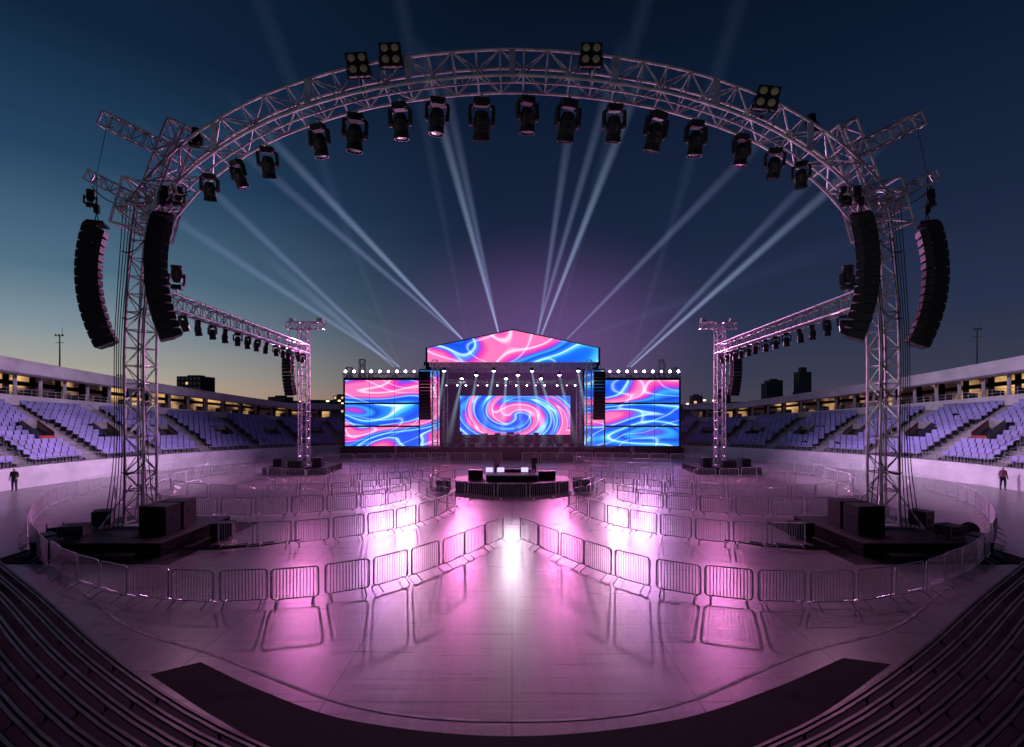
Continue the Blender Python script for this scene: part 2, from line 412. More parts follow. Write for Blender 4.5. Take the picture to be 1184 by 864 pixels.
# ------------------------------------------------------------------ truss gate
mb=MB()
right=[(16.7,14.9),(15.1,16.75),(13.2,18.2),(10.84,19.45),(7.65,20.5),(4.46,21.1),(1.28,21.4)]
arch=[(-x,z) for x,z in right]+[(x,z) for x,z in right[::-1]]
pts=catmull([(x,23.6,z) for x,z in arch],10)
truss(mb,pts,1.15,1.3,0.068,0.036,(0,1,0),1.05,0,6)
pts2=catmull([(x*0.965,23.25,z-0.72) for x,z in arch],10); mb.path(resample(pts2,1.0),0.045,0,6)
for p in resample(pts2,2.3): mb.tube(p,p+Vector((0,0.1,0.4)),0.03,0,4)
for p in resample(pts,4.6)[1:-1]:
    mb.box(p+Vector((0,-.68,0)),(0.28,0.05,1.2),0); 
mb.obj('arched_lighting_truss',[M_truss])
for s in (-1,1):
    mb=MB()
    tp=catmull([(s*17.1,23.6,0.55),(s*17.1,23.6,5),(s*17.08,23.6,9.5),(s*16.75,23.6,14.3),(s*15.95,23.6,17.0),(s*15.2,23.6,18.9)],8)
    truss(mb,tp,0.85,0.85,0.06,0.03,(0,1,0),0.8,0,6)
    truss(mb,[(s*17.05,23.6,14.0),(s*16.5,23.6,16.0)],1.7,1.7,0.06,0.035,(0,1,0),0.65,0,5)
    for dx in (-.6,.6):
        for dy in (-.7,.7): mb.box((s*16.78+dx,23.6+dy,15.0),(0.26,0.16,0.5),0)
    truss(mb,[(s*15.5,23.3,17.55),(s*18.3,23.0,18.85)],0.6,0.6,0.05,0.025,(0,1,0),0.55,0,5)
    truss(mb,[(s*16.9,23.3,15.3),(s*19.0,23.0,16.35)],0.45,0.45,0.045,0.022,(0,1,0),0.42,0,5)
    truss(mb,[(s*16.6,23.6,15.3),(s*14.6,22.6,15.55)],0.45,0.45,0.045,0.022,(0,1,0),0.42,0,5)
    mb.box((s*17.1,23.6,0.60),(1.5,1.5,0.1),0)
    for a in range(4):
        q=PI/4+a*PI/2; mb.tube((s*17.1,23.6,0.68),(s*17.1+1.5*math.cos(q),23.6+1.5*math.sin(q),0.60),0.05,0,6)
        mb.tube((s*17.1+.35*math.cos(q),23.6+.35*math.sin(q),2.4),(s*17.1+1.5*math.cos(q),23.6+1.5*math.sin(q),0.6),0.04,0,5)
    mb.obj('truss_tower',[M_truss])
    mb=MB()
    def sag(a,b,k,r=0.022):
        a=Vector(a);b=Vector(b); pts=[a.lerp(b,t/14)+Vector((0,0,-k*4*(t/14)*(1-t/14))) for t in range(15)]; mb.path(pts,r,0,4)
    sag((s*18.2,23.0,18.6),(s*18.9,23,15.2),0,0.015)
    for k in range(5):
        q=[Vector((s*(16.9+0.12*k),23.1-0.05*k,15.0)),Vector((s*(17.45+0.1*k),23.0,9)),Vector((s*(17.4+.12*k),23.0,4)),Vector((s*(17.2+.2*k),22.6,0.6))]
        mb.path(catmull(q,6),0.022,0,4)
    for k in range(3):
        q=[Vector((s*(16.2-0.1*k),23.1,15.0)),Vector((s*(16.7-0.12*k),22.9,9)),Vector((s*(16.6-.16*k),22.9,4)),Vector((s*(16.2-.3*k),22.4,0.6))]
        mb.path(catmull(q,6),0.02,0,4)
    for z in (3,6.5,10,13): sag((s*16.6,23.1,z+0.5),(s*17.6,23.1,z),0.25,0.03)
    sag((s*16.3,23.3,16.4),(s*14.2,22.6,15.5),0.3); sag((s*17.2,23,15.2),(s*18.9,23,15.9),0.35)
    for k in range(4): sag((s*(16.5-1.2*k),20.6-.1*k,0.3),(s*(12.5-k),22+.3*k,0.03),0.1,0.03)
    mb.obj('cable_bundle',[M_cable])
    mb=MB(); X=s*16.6
    mb.box((X,22.9,0.27),(5.2,5.0,0.46),0)
    mb.box((X,22.9,0.525),(5.26,5.06,0.05),1)
    for i in range(4): mb.box((X-1.9+i*1.27,20.385,0.25),(0.04,0.02,0.42),1)
    mb.box((X-s*0.3,20.0,0.12),(3.2,0.6,0.22),1)
    mb.obj('tower_base_deck',[M_blackm,M_case])
    mb=MB(); mb.add([(X-3.6,19.4,0.012),(X+3.6,19.4,0.012),(X+3.6,26.5,0.012),(X-3.6,26.5,0.012)],[(0,1,2,3)]); mb.obj('rubber_floor_mat',[M_mat])
    def case(x,y,z,w,d,h,ang):
        m=MB(); m.box((0,0,h/2+0.09),(w,d,h),0)
        for a in (-1,1):
            for b in (-1,1):
                m.box((a*(w/2-0.006),b*(d/2-0.006),h/2+0.09),(0.03,0.03,h+0.012),1)
                m.lathe([(-.02,.05),(.02,.05)],(a*(w/2-.1),b*(d/2-.1),0.05),(1,0,0),2,8)
            m.box((0,a*(d/2-0.004),h+0.09),(w,0.03,0.03),1); m.box((0,a*(d/2-0.004),0.09),(w,0.03,0.03),1)
            m.box((0,a*(d/2+0.002),h*0.68+0.09),(w,0.012,0.02),1)
        m.box((0,-d/2-0.012,h*.4+.09),(w*.3,.02,.1),2)
        link('flight_case',m.mesh('flight_case',[M_case,M_casee,M_black]),None,(x,y,z),(0,0,ang))
    def sub(x,y,z,w,d,h,ang):
        m=MB(); m.box((0,0,h/2),(w,d,h),0); m.box((0,-d/2-.01,h/2),(w*.92,.02,h*.9),1)
        for a in (-1,1):
            m.box((a*(w/2+.003),0,h*.6),(.02,.25,.12),0)
            for b in (0.02,h-.02): m.box((a*(w/2-.02),-d/2-.012,b),(.05,.03,.05),0)
        link('subwoofer_cabinet',m.mesh('subwoofer_cabinet',[M_black,M_grille]),None,(x,y,z),(0,0,ang))
    sub(s*15.25,22.2,0.552,1.2,0.9,1.2,0.06*s); sub(s*15.25,23.3,0.552,1.2,0.9,1.2,0); case(s*18.3,21.4,0.552,0.9,0.7,0.4,0.3); 
    case(s*18.7,23.4,0.552,0.7,0.7,0.6,0.5); case(s*20.1,22.0,0.014,0.9,0.6,0.4,0.6*s); case(s*13.2,23.4,0.016,0.9,0.6,0.6,0.2)
    m=MB(); m.lathe([(-.3,.35),(-.26,.35),(-.26,.15),(.26,.15),(.26,.35),(.3,.35)],(0,0,.36),(1,0,0),0,16)
    link('cable_drum',m.mesh('cable_drum',[M_black]),None,(s*20.7,23.2,0.004),(0,0,.7))

# ------------------------------------------------------------------ moving heads
def mh_mesh(lit=None):
    m=MB()
    m.box((0,0,-0.10),(0.10,0.12,0.2),1)
    m.box((0,0,-0.30),(0.62,0.42,0.24),0); m.box((0,0,-0.44),(0.5,0.34,0.06),0)
    for a in (-1,1):
        m.box((a*0.40,0,-0.50),(0.10,0.30,0.12),0)
        m.box((a*0.45,0,-0.80),(0.12,0.26,0.62),0,None,1.0)
        m.lathe([(-.07,.16),(.07,.16)],(a*0.43,0,-1.02),(1,0,0),0,14)
        m.box((a*0.40,0,-0.47),(0.16,0.32,0.08),0)
    prof=[(-0.42,0.16),(-0.36,0.24),(-0.1,0.31),(0.15,0.33),(0.40,0.31),(0.62,0.345),(0.66,0.345),(0.66,0.30),(0.60,0.29)]
    m.lathe(prof,(0,0,-1.05),(0,0.12,-1),0,18)
    m.lathe([(0.60,0.285),(0.63,0.2),(0.64,0.02)],(0,0,-1.05),(0,0.12,-1),2,18)
    for k in range(5): m.lathe([(0,0.325),(0.02,0.34),(0.04,0.325)],Vector((0,0,-1.05))+Vector((0,.12,-1))*(-0.1+k*0.09),(0,0.12,-1),0,18)
    return m.mesh('moving_head_light',[M_black,M_steel,lit or M_lensoff])
MH=mh_mesh()
K=23.6/592
heads=[(242,198,.76),(271,182,.78),(308,166,.86),(367,140,.92),(412,128,1.06),(462,115,1.0),(507,110,1.02),(557,108,1.14),(609,108,1.0),(659,110,1.14),(711,116,1.02),(763,124,1.08),(805,136,.98),(858,152,.88),(897,168,.84),(926,184,.76)]
for px,py,s in heads:
    link('moving_head_light',MH,None,((px-592)*K*0.985,23.25,6+(470-py)*K*0.985),(random.uniform(0,.3),random.uniform(-.08,.08),random.uniform(-.5,.5)),(s*1.05,s,s))
m=MB(); m.box((0,0,0.55),(0.95,0.3,0.95),0); 
for a in (-.23,.23):
    for b in (.32,.78): 
        m.lathe([(0,.205),(.06,.215),(.07,.19)],(a,-.15,b),(0,-1,0),0,16); m.lathe([(.072,.16),(.085,.1),(.09,.01)],(a,-.15,b),(0,-1,0),1,16)
m.tube((-.52,0,.55),(-.52,0,0),.03,0,5); m.tube((.52,0,.55),(.52,0,0),.03,0,5); m.tube((-.52,0,0),(.52,0,0),.035,0,5); m.tube((0,0,0),(0,0,-.3),.04,0,5)
BL=m.mesh('blinder_light',[M_black,M_lenswarm])
for px,py,r in ((421,101,.18),(457,90,.1),(680,90,-.05),(875,138,-.25)):
    link('blinder_light',BL,None,((px-592)*K,23.0,6+(470-py)*K),(0.15,-r,r),(1,1,1))
for px,py in ((229,176),(938,160)):
    link('moving_head_light',MH,None,((px-592)*K,23.3,6+(470-py)*K),(PI-.3,0,0.2),(.6,.6,.6))
for s in (-1,1):
    link('moving_head_light',MH,None,(s*14.75,22.6,14.75),(PI-.1,0,0.2),(.55,.55,.55))
    link('moving_head_light',MH,None,(s*18.95,23.0,14.9),(PI-.2,0,0.6),(.5,.5,.5)); link('moving_head_light',MH,None,(s*15.3,22.6,14.85),(PI-.1,0,1.2),(.5,.5,.5))

# ------------------------------------------------------------------ line arrays
def line_array(loc,yaw,W,D,Hc,N,a0,a1,hang):
    m=MB(); x=0.0; z=0.0
    m.box((0,0,0.14),(D*0.95,W*0.9,0.07),1); m.box((0,-W*.3,0.22),(D*0.8,0.06,0.12),1); m.box((0,W*.3,0.22),(D*0.8,0.06,0.12),1)
    for k in (-.3,.3): m.tube((0,W*k,0.22),(0,0,0.75),0.02,1,4)
    m.tube((0,0,0.7),(0,0,hang),0.018,1,4); m.box((0,0,0.85),(0.2,0.2,0.36),1)
    for i in range(N):
        t=i/(N-1); a=a0+(a1-a0)*t
        R=Matrix.Rotation(a,3,'Y'); dn=R@Vector((0,0,-Hc))
        c=Vector((x,0,z))+dn*0.5; h=Hc*0.93
        vs=[]
        for (px,hw,hh) in ((-D/2,W/2,h/2),(D*0.1,W/2,h/2),(D/2,W*0.36,h*0.36)):
            for yy,zz in ((-hw,-hh),(hw,-hh),(hw,hh),(-hw,hh)): vs.append(c+R@Vector((px,yy,zz)))
        fs=[(0,1,2,3),(11,10,9,8)]
        for q in (0,4):
            for e in range(4): fs.append((q+e,q+4+e,q+4+(e+1)%4,q+(e+1)%4))
        m.add(vs,fs,0)
        m.box(c+R@Vector((-D/2-0.012,0,0)),(0.02,W*0.94,h*0.80),2,R)
        for sy in (-1,1): m.box(c+R@Vector((D*0.05,sy*(W/2+0.01),0)),(D*.2,0.03,h*1.05),1,R)
        x+=dn.x; z+=dn.z
    o=m.mesh('line_array_speaker',[M_black,M_case,M_grille]); return link('line_array_speaker',o,None,loc,(0,0,yaw))
for s in (-1,1):
    yaw=math.radians(35) if s<0 else PI-math.radians(35)
    line_array((s*15.35,22.5,14.15),yaw,1.25,0.85,0.375,14,0.22 ,-0.36,1.3)
    yaw=math.radians(22) if s<0 else PI-math.radians(22)
    line_array((s*18.65,23.0,14.0),yaw,0.85,0.8,0.385,14,0.24,-0.40,2.3)

# ------------------------------------------------------------------ side trusses and far towers
for s in (-1,1):
    mb=MB(); truss(mb,[(s*16.9,24.2,11.2),(s*18.8,46.5,11.2)],0.75,0.75,0.05,0.028,(0,0,1),0.85,0,5)
    mb.obj('side_lighting_truss',[M_truss])
    for i in range(13):
        t=0.10+0.87*i/12; link('moving_head_light',MH,None,(s*(16.9+1.9*t),24.2+22.3*t,10.8),(random.uniform(-.3,.3),0,random.uniform(-1,1)),(.55,.55,.55))
    link('moving_head_light',MH,None,(s*16.3,24.9,11.55),(PI,0,0.3),(.75,.75,.75))
    mb=MB(); truss(mb,[(s*19.1,47,0.6),(s*19.1,47,13.7)],0.75,0.75,0.06,0.03,(0,1,0),0.8,0,5)
    truss(mb,[(s*17.3,47,13.4),(s*20.6,47,13.4)],0.6,0.6,0.05,0.03,(0,0,1),0.6,0,5)
    mb.box((s*17.6,47,13.9),(.5,.5,.4),0); mb.box((s*20.2,47,13.9),(.4,.4,.3),0)
    mb.obj('truss_tower',[M_truss])
    line_array((s*20.2,46.4,10.6),PI/2+ (0.3*s),0.95,0.7,0.3,12,0.1,-0.3,2.4)
    mb=MB(); mb.box((s*19.1,47,0.3),(5.6,4.2,0.58),0)
    mb.box((s*19.1,45.2,0.9),(1.2,.6,.6),1); mb.box((s*17.4,46,1.0),(.8,.8,.8),1); mb.box((s*20.9,46,.95),(.8,.8,.7),1); mb.obj('tower_base_deck',[M_blackm,M_case])

# ------------------------------------------------------------------ stage
E=empty('festival_stage')
SA=screen_mat('led_screen_wide_l',(3.0,0,3.5),1.0); SB=screen_mat('led_screen_wide_r',(33.0,7,9.0),1.0)
SC=screen_mat('led_screen_header',(20,3,5),0.9); SD=screen_mat('led_screen_main',(2,5,3),1.3,(0.4,66.0,4.8),1.1,2.0)
mb=MB()
for s in (-1,1):
    mi=0 if s<0 else 1
    xa,xb=10.75,19.2
    for (za,zb) in ((1.45,3.60),(3.80,6.23),(6.43,9.0)):
        mb.box((s*(xa+xb)/2,59.0,(za+zb)/2),(xb-xa,0.2,zb-za),mi)
    mb.box((s*9.45,58.8,5.8),(2.2,0.2,8.6),mi)
mb.obj('wing_led_screens',[SA,SB],E)
mb=MB(); mb.prism_y([(-9.5,11.0),(9.7,11.0),(9.7,12.55),(0.1,14.55),(-9.5,12.55)],57.6,57.8,0); mb.obj('header_led_screen',[SC],E)
mb=MB(); mb.box((0.4,66,4.85),(14.2,0.2,5.0),0); mb.obj('main_led_screen',[SD],E)
mb=MB()
for s in (-1,1):
    mb.box((s*14.97,59.35,5.2),(8.7,0.3,8.1),1)
    for z in (1.33,3.70,6.33,9.1): mb.box((s*14.97,58.97,z),(8.7,0.3,0.2),1)
    for x in (10.62,19.3): mb.box((s*x,59.0,5.2),(0.2,0.34,8.0),1)
    for x in (13.5,16.4): mb.box((s*x,58.895,5.2),(0.03,0.02,7.7),1)
    mb.box((s*9.45,59.2,5.8),(2.5,0.3,9.0),1)
    for x in (11,13.8,16.6,19.2): truss(mb,[(s*x,60.2,0),(s*x,60.2,9.6)],0.5,0.5,0.04,0.025,(0,1,0),0.6,0,4)
    truss(mb,[(s*10.7,59.6,9.55),(s*19.6,59.6,9.55)],0.5,0.5,0.045,0.025,(0,0,1),0.6,0,4)
    for y in (57.9,66.5): truss(mb,[(s*8.7,y,1.2),(s*8.7,y,11.2)],0.6,0.6,0.05,0.03,(0,1,0),0.7,0,4)
    for y in (60.5,63.5): truss(mb,[(s*8.7,y,1.2),(s*8.7,y,11.2)],0.5,0.5,0.05,0.03,(0,1,0),0.7,0,4)
    truss(mb,[(s*19.4,61,0),(s*19.4,61,10.6)],0.6,0.6,0.05,0.03,(0,1,0),0.7,0,4)
    truss(mb,[(s*18,61.5,0),(s*18,61.5,11.6)],0.6,0.6,0.05,0.03,(0,1,0),0.7,0,4)
mb.prism_y([(-9.8,12.62),(9.95,12.62),(0.1,14.72)],57.85,68.0,1)
for x in (-9.65,9.85): mb.box((x,62.9,11.8),(0.25,10.0,1.6),1)
for y in (58.2,61,64,67): truss(mb,[(-9.3,y,10.8),(9.5,y,10.8)],0.6,0.6,0.045,0.03,(0,0,1),0.7,0,4)
for y in (60,63.5): truss(mb,[(-8.3,y,8.9),(8.5,y,8.9)],0.4,0.4,0.04,0.025,(0,0,1),0.6,0,4)
mb.box((0,68.2,6),(20,0.2,11.5),1)
for s in (-1,1): mb.box((s*9.9,63.5,6),(0.15,9.0,10.5),1)
for z in (2.27,7.43): mb.box((0.4,65.95,z),(14.6,0.3,0.14),1)
mb.box((0,63,0.7),(23,10.6,1.3),1); mb.box((0,62.9,1.38),(23.4,10.9,0.06),2)
for i in range(24): mb.box((-11+i*0.957,57.66,0.72),(0.03,0.04,1.2),2)
mb.box((0,57.2,0.35),(18,0.9,0.7),1)
for s in (-1,1): mb.box((s*15.6,59.2,0.6),(8.2,1.2,1.2),1)
mb.obj('stage_structure',[M_truss,M_blackm,M_case],E)
mb=MB()
for i in range(12):
    x=-7+i*1.25+random.uniform(-.2,.2); 
    mb.box((x,59.2+random.uniform(-.5,.5),1.62),(0.6,0.45,0.40),0,Matrix.Rotation(0.5,3,'X'))
for i in range(9):
    x=-6.6+i*1.6; h=random.uniform(.7,1.5); mb.box((x,63.5+random.uniform(-1,1),1.41+h/2),(random.uniform(.6,1.1),.6,h),0)
mb.box((0.4,62.6,1.75),(3.6,2.6,0.65),1)
for (x,y,z,r,h) in ((0,61.8,2.1,.33,.45),(.75,62.1,2.4,.22,.25),(-.5,62.1,2.4,.2,.22),(-.9,62.5,2.1,.25,.4)): mb.lathe([(0,r),(h,r)],(x,y,z),(0,-.3,1),2,14)
for (x,y,z) in ((-1.1,62,3.0),(1.2,62,3.1),(.5,62.5,3.3)): mb.lathe([(0,.02),(.02,.28),(.03,.02)],(x,y,z),(.2,-.3,1),3,14); mb.tube((x,y,2.08),(x,y,z),.015,3,4)
for x in (-4,-1.6,0.3,2.6,4.6): mb.tube((x,58.9,1.41),(x,58.9,2.95),.018,3,4); mb.tube((x,58.9,2.95),(x+.3,58.7,3.05),.014,3,4)
mb.box((-5,59.8,2.3),(1.3,.4,.12),0); mb.tube((-5.5,59.8,1.41),(-4.5,59.8,2.3),.02,3,4); mb.tube((-4.5,59.8,1.41),(-5.5,59.8,2.3),.02,3,4)
for i in range(16):
    x=-8+i*1.05; mb.lathe([(0,.08),(.2,.13)],(x,58.1,1.45),(0,.3,1),0,8); mb.lathe([(.2,.11),(.22,.01)],(x,58.1,1.45),(0,.3,1),4,8)
mb.obj('backline_instruments',[M_black,M_blackm,mat('drum_shell',(.3,.05,.12),.3),M_steel,M_lampp],E)
mb=MB(); lamps=[]
for i,x in enumerate([-7.8,-5.9,-4.3,-2.1,-0.7,0.7,2.3,3.4,5.7,7.6]):
    z=(10.0,9.2,9.7)[i%3]; y=58.9+ (i%3)*1.4
    mb.lathe([(0,.08),(.15,.18),(.5,.22)],(x,y,z+.5),(0,-.35,-1),0,12); mb.lathe([(0.5,.19),(.53,.02)],(x,y,z+.5),(0,-.35,-1),1,12); lamps.append((x,y-.2,z))
for i in range(14):
    x=-8+i*1.22+random.uniform(-.2,.2); y=63.2; z=8.5
    mb.lathe([(0,.08),(.12,.12),(.3,.13)],(x,y,z+.3),(0,-.8,-1),0,10); mb.lathe([(0.3,.10),(.32,.02)],(x,y,z+.3),(0,-.8,-1),1 if i%3 else 2,10)
for s in (-1,1):
    for i in range(9):
        x=s*(11.2+i*0.98); mb.lathe([(0,.1),(.12,.15),(.35,.18)],(x,58.9,9.95),(0,-1,0.1),0,10); mb.lathe([(.35,.15),(.38,.02)],(x,58.9,9.95),(0,-1,.1),1 if i%3 else 2,10)
mb.obj('stage_lamps',[M_black,M_lampw,M_lampp],E)
for s in (-1,1): 
    line_array((s*9.75,57.2,9.9),PI/2,1.25,0.7,0.36,15,0.05,-0.25,1.3)
for s in (-1,1):
    m=MB()
    for i in range(4): m.box((s*(5+i*1.1),56.5,.45),(1.0,.8,.85),0); m.box((s*(5+i*1.1),56.09,.45),(.9,.02,.75),1)
    m.obj('subwoofer_stack',[M_black,M_grille])

# ------------------------------------------------------------------ mixing booth
mb=MB(); oc=[(4.3*math.cos(a),36.8+2.6*math.sin(a)) for a in [PI/8+i*PI/4 for i in range(8)]]
mb.prism_z(oc,0.01,0.75,0); mb.prism_z([(x*1.02,36.8+(y-36.8)*1.02) for x,y in oc],0.752,0.82,1)
mb.box((0,36.0,1.02),(3.6,0.9,0.38),1); mb.box((0,35.75,1.24),(3.4,0.5,0.06),2,Matrix.Rotation(.25,3,'X'))
mb.box((-2.6,36.6,1.15),(1.0,.8,.65),1); mb.box((2.5,36.8,1.1),(1.2,.8,.55),1); mb.box((0.3,37.9,1.1),(2.2,.7,.55),1)
for x in (-1.6,-.8,0.9): mb.box((x,36.3,1.5),(.5,.05,.32),3)
mb.box((4.9,36.4,.45),(1.0,1.6,.85),0); mb.box((-4.9,36.6,.4),(.9,1.4,.75),0)
mb.obj('sound_mixing_booth',[M_blackm,M_case,mat('console_surface',(.35,.33,.38),.3),mat('monitor_lit',(0,0,0),.3,0,0,1,(.7,.6,1),1.2)])

# ------------------------------------------------------------------ crowd barriers
def barrier_mesh():
    m=MB(); L=0.485; H=1.08; b=0.16; r=0.10
    prof=[]
    for cx,cz,a0 in ((L-r,H-r,0),(-L+r,H-r,90),(-L+r,b+r,180),(L-r,b+r,270)):
        for k in range(4):
            a=math.radians(a0+k*30); prof.append((cx+(r*math.cos(a))*0.7,0,cz+r*math.sin(a)))
    m.path(prof+[prof[0]],0.019,0,5)
    n=15
    for i in range(1,n): x=-L+2*L*i/n; m.tube((x,0,b),(x,0,H),0.0065,0,4,cap=False)
    for x in (-L*.72,L*.72):
        m.path([(x,-.34,0.01),(x,-.28,.05),(x,-.06,.17),(x,.06,.17),(x,.28,.05),(x,.34,.01)],0.017,0,4)
    return m.mesh('crowd_barrier',[M_steel])
BM=barrier_mesh()
rows=[
 (1.5,[(-0.35,22.7),(-1.5,20.7),(-2.9,18.4),(-4.1,16.9),(-5.3,16.1),(-6.7,15.6),(-8.1,15.3),(-9.6,15.3),(-11.2,15.6),(-13,16.3),(-15.8,17.9),(-19,20.4),(-22.6,24.0),(-26.5,29),(-28.8,34),(-29.8,39),(-29,45),(-26,51)]),
 (1.6,[(-3.3,30),(-4.1,26.9),(-5.5,24.5),(-7.4,22.9),(-9.6,21.9),(-12.4,21.5)]),
 (1.8,[(-6.6,32.2),(-8.1,29.8),(-11.4,28.2),(-15.8,27.6),(-21,28.8),(-25.3,32.5),(-27.3,36.5),(-27.5,41)]),
 (1.8,[(-3.3,30.2),(-4.8,32),(-6.4,35)]),
 (1.9,[(-7.0,36),(-9.5,33.8),(-14,32.2),(-18,32.0),(-22,33.6),(-24.5,37),(-25,41)]),
 (1.9,[(-6.8,39.5),(-10,37.4),(-14,36.2),(-18,36.4),(-21.5,38.8)]),
 (2.0,[(-6.5,43),(-10,41),(-14.5,40),(-18.5,40.8),(-21.5,43)]),
 (2.0,[(-6.5,46.6),(-10,44.8),(-14,44)]),
 (2.0,[(-6,50),(-10,48.6),(-15,48)]),
 (2.0,[(-1,54.6),(-8,54.4),(-14,53.6),(-20,52.2)]),
 (2.0,[(-22,48),(-25.5,45),(-26,42)]),
]
for s in (-1,1):
    for step,pl in rows:
        P=resample(catmull([(x*(1 if s<0 else -1),y,0) for x,y in pl],8),step)
        R=empty('crowd_barrier_row')
        for a,b in zip(P[:-1],P[1:]):
            c=(a+b)/2; d=b-a; l=d.length
            link('barrier_panel',BM,R,(c.x+random.uniform(-.03,.03),c.y+random.uniform(-.06,.06),0.006),(random.uniform(-.02,.02),0,math.atan2(d.y,d.x)+random.uniform(-.05,.05)),(l*0.985,1,1))
R=empty('crowd_barrier_row')
P=[Vector((5.9*math.cos(a),36.8+4.4*math.sin(a),0)) for a in [2*PI*i/18 for i in range(19)]]
for a,b in zip(P[:-1],P[1:]):
    c=(a+b)/2; d=b-a; link('barrier_panel',BM,R,(c.x,c.y,.006),(0,0,math.atan2(d.y,d.x)),(d.length*.985,1,1))

# ------------------------------------------------------------------ people
def person_mesh(name,shirt,pose=0):
    V=[(0,0,.95),(0,0,1.15),(0,0,1.38),(0,0,1.50),(0,-.01,1.60),(0,-.01,1.70),
       (.18,0,1.42),(.24,.02 ,1.15),(.25,-.06-.15*pose,.92+.1*pose),(.25,-.09-.17*pose,.82+.13*pose),
       (-.18,0,1.42),(-.24,.02,1.15),(-.25,-.05,.92),(-.25,-.08,.82),
       (.10,0,.88),(.12,-.03,.50),(.12,.01,.09),(.13,-.14,.04),
       (-.10,0,.88),(-.12,.02,.50),(-.13,.05,.09),(-.14,-.10,.04)]
    Rr=[.15,.135,.16,.06,.085,.08,.065,.05,.038,.04,.065,.05,.038,.04,.10,.07,.05,.04,.10,.07,.05,.04]
    Ed=[(0,1),(1,2),(2,3),(3,4),(4,5),(2,6),(6,7),(7,8),(8,9),(2,10),(10,11),(11,12),(12,13),(0,14),(14,15),(15,16),(16,17),(0,18),(18,19),(19,20),(20,21)]
    me=bpy.data.meshes.new(name); me.from_pydata(V,Ed,[])
    o=bpy.data.objects.new('tmp',me); sc.collection.objects.link(o)
    o.modifiers.new('s','SKIN'); 
    if not me.skin_vertices: return None
    for i,r in enumerate(Rr):
        me.skin_vertices[0].data[i].radius=(r,r*0.78 if i<3 else r); me.skin_vertices[0].data[i].use_root=(i==0)
    ss=o.modifiers.new('b','SUBSURF'); ss.levels=1; ss.render_levels=1
    dg=bpy.context.evaluated_depsgraph_get(); nm=bpy.data.meshes.new_from_object(o.evaluated_get(dg)); nm.name=name
    bpy.data.objects.remove(o)
    nm.materials.clear()
    for mm in (shirt,M_jean,M_skin,M_hair): nm.materials.append(mm)
    for p in nm.polygons:
        c=p.center; p.use_smooth=True
        if c.z>1.70 or (c.z>1.60 and c.y>.03): p.material_index=3
        elif c.z>1.49: p.material_index=2
        elif c.z<.12: p.material_index=3
        elif abs(c.x)>.2 and c.z<1.06: p.material_index=2
        elif c.z<.98: p.material_index=1
        else: p.material_index=0
    return nm
shirts=[mat('dark_red_shirt',(.25,.04,.03),.7),mat('black_shirt',(.02,.02,.02),.8),mat('pink_shirt',(.35,.1,.2),.7),mat('grey_shirt',(.2,.2,.23),.7)]
pm=[person_mesh('person',s,i%2) for i,s in enumerate(shirts)]
spots=[(-34.9,35.9),(35.0,36.5),(5.4,55.9),(-12.5,55),(1.6,37.2),(-1.1,37.0),(13,55.4)]
for i,(x,y) in enumerate(spots):
    me=pm[(i+1)%4]
    if me: 
        z=0.006
        if math.hypot(x/4.3,(y-36.8)/2.6)<.9: z=0.822
        link('person',me,None,(x,y,z),(0,0,random.uniform(-PI,PI)),(1,1,random.uniform(.95,1.05)))

# ------------------------------------------------------------------ city beyond
M_win0=mat('dark_window',(.03,.035,.04),.15); M_win1=mat('lit_window',(1,.8,.5),.5,0,0,1,(1,.65,.3),.9)
def cityblock(x0,x1,y,zt,name='office_tower',lit=0.07,top=0):
    E=empty(name); m=MB(); w=x1-x0; m.box(((x0+x1)/2,y+w/2,zt/2),(w,w,zt),0); m.box(((x0+x1)/2,y+w/2,zt+.6),(w*.5,w*.4,1.2+top),0)
    m.obj('walls',[M_city],E); m=MB(); nx=max(2,int(w/3.0)); nz=int(zt/3.3)
    for i in range(nx):
        for k in range(nz):
            mi=1 if random.random()<lit else 0
            m.box((x0+(i+.5)*w/nx,y-.08,(k+.5)*zt/nz),(w/nx*.55,.1,zt/nz*.5),mi)
    m.obj('windows',[M_win0,M_win1],E)
cityblock(-262,-243,400,29.5); cityblock(225,234,400,33,top=5); cityblock(199,208,400,24.0); cityblock(207,217,410,27); cityblock(238,252,420,18)
cityblock(-302,-288,420,16); cityblock(-205,-190,430,14); cityblock(152,160,430,15,lit=.15); cityblock(-150,-141,430,15,lit=.15); cityblock(270,281,420,20); cityblock(180,188,440,21)
m=MB(); x=-620
random.seed(3)
while x<620:
    w=random.uniform(12,38); h=random.uniform(4,13)*(1.0 if abs(x)>90 else 1.15)
    m.box((x+w/2,520,h/2),(w,20,h),0)
    for q in range(int(w/6)):
        if random.random()<.4: m.box((x+random.uniform(1,w-1),509.9,random.uniform(2,h-.8)),(1.2,.2,.9),1)
    x+=w*random.uniform(.7,1.15)
m.obj('distant_skyline',[M_city,M_win1])
def mast(x,y,h,name='floodlight_mast'):
    m=MB(); m.tube((x,y,0),(x,y,h),.25,0,6,.12)
    for k in (0,1.6): m.box((x,y,h-k),(2.0,.15,.1),0); 
    for dx in (-.8,.0,.8): m.box((x+dx,y-.2,h+.2),(.3,.3,.3),0)
    m.tube((x+.6,y,h),(x+.6,y,h+2.0),.05,0,4); m.obj(name,[mat('mast_paint',(.25,.26,.28),.6)])
mast(-106,120,22.5); mast(109,120,24.0); mast(-103,135,14)
def streetlamp(x,y,h):
    m=MB(); m.tube((x,y,0),(x,y,h),.12,0,6); m.tube((x,y,h),(x+1.2,y,h+.25),.06,0,4); m.lathe([(-.15,.2),(.0,.45),(.15,.2)],(x+1.4,y,h+.15),(0,0,1),1,8)
    m.obj('street_lamp',[M_city,M_lampo])
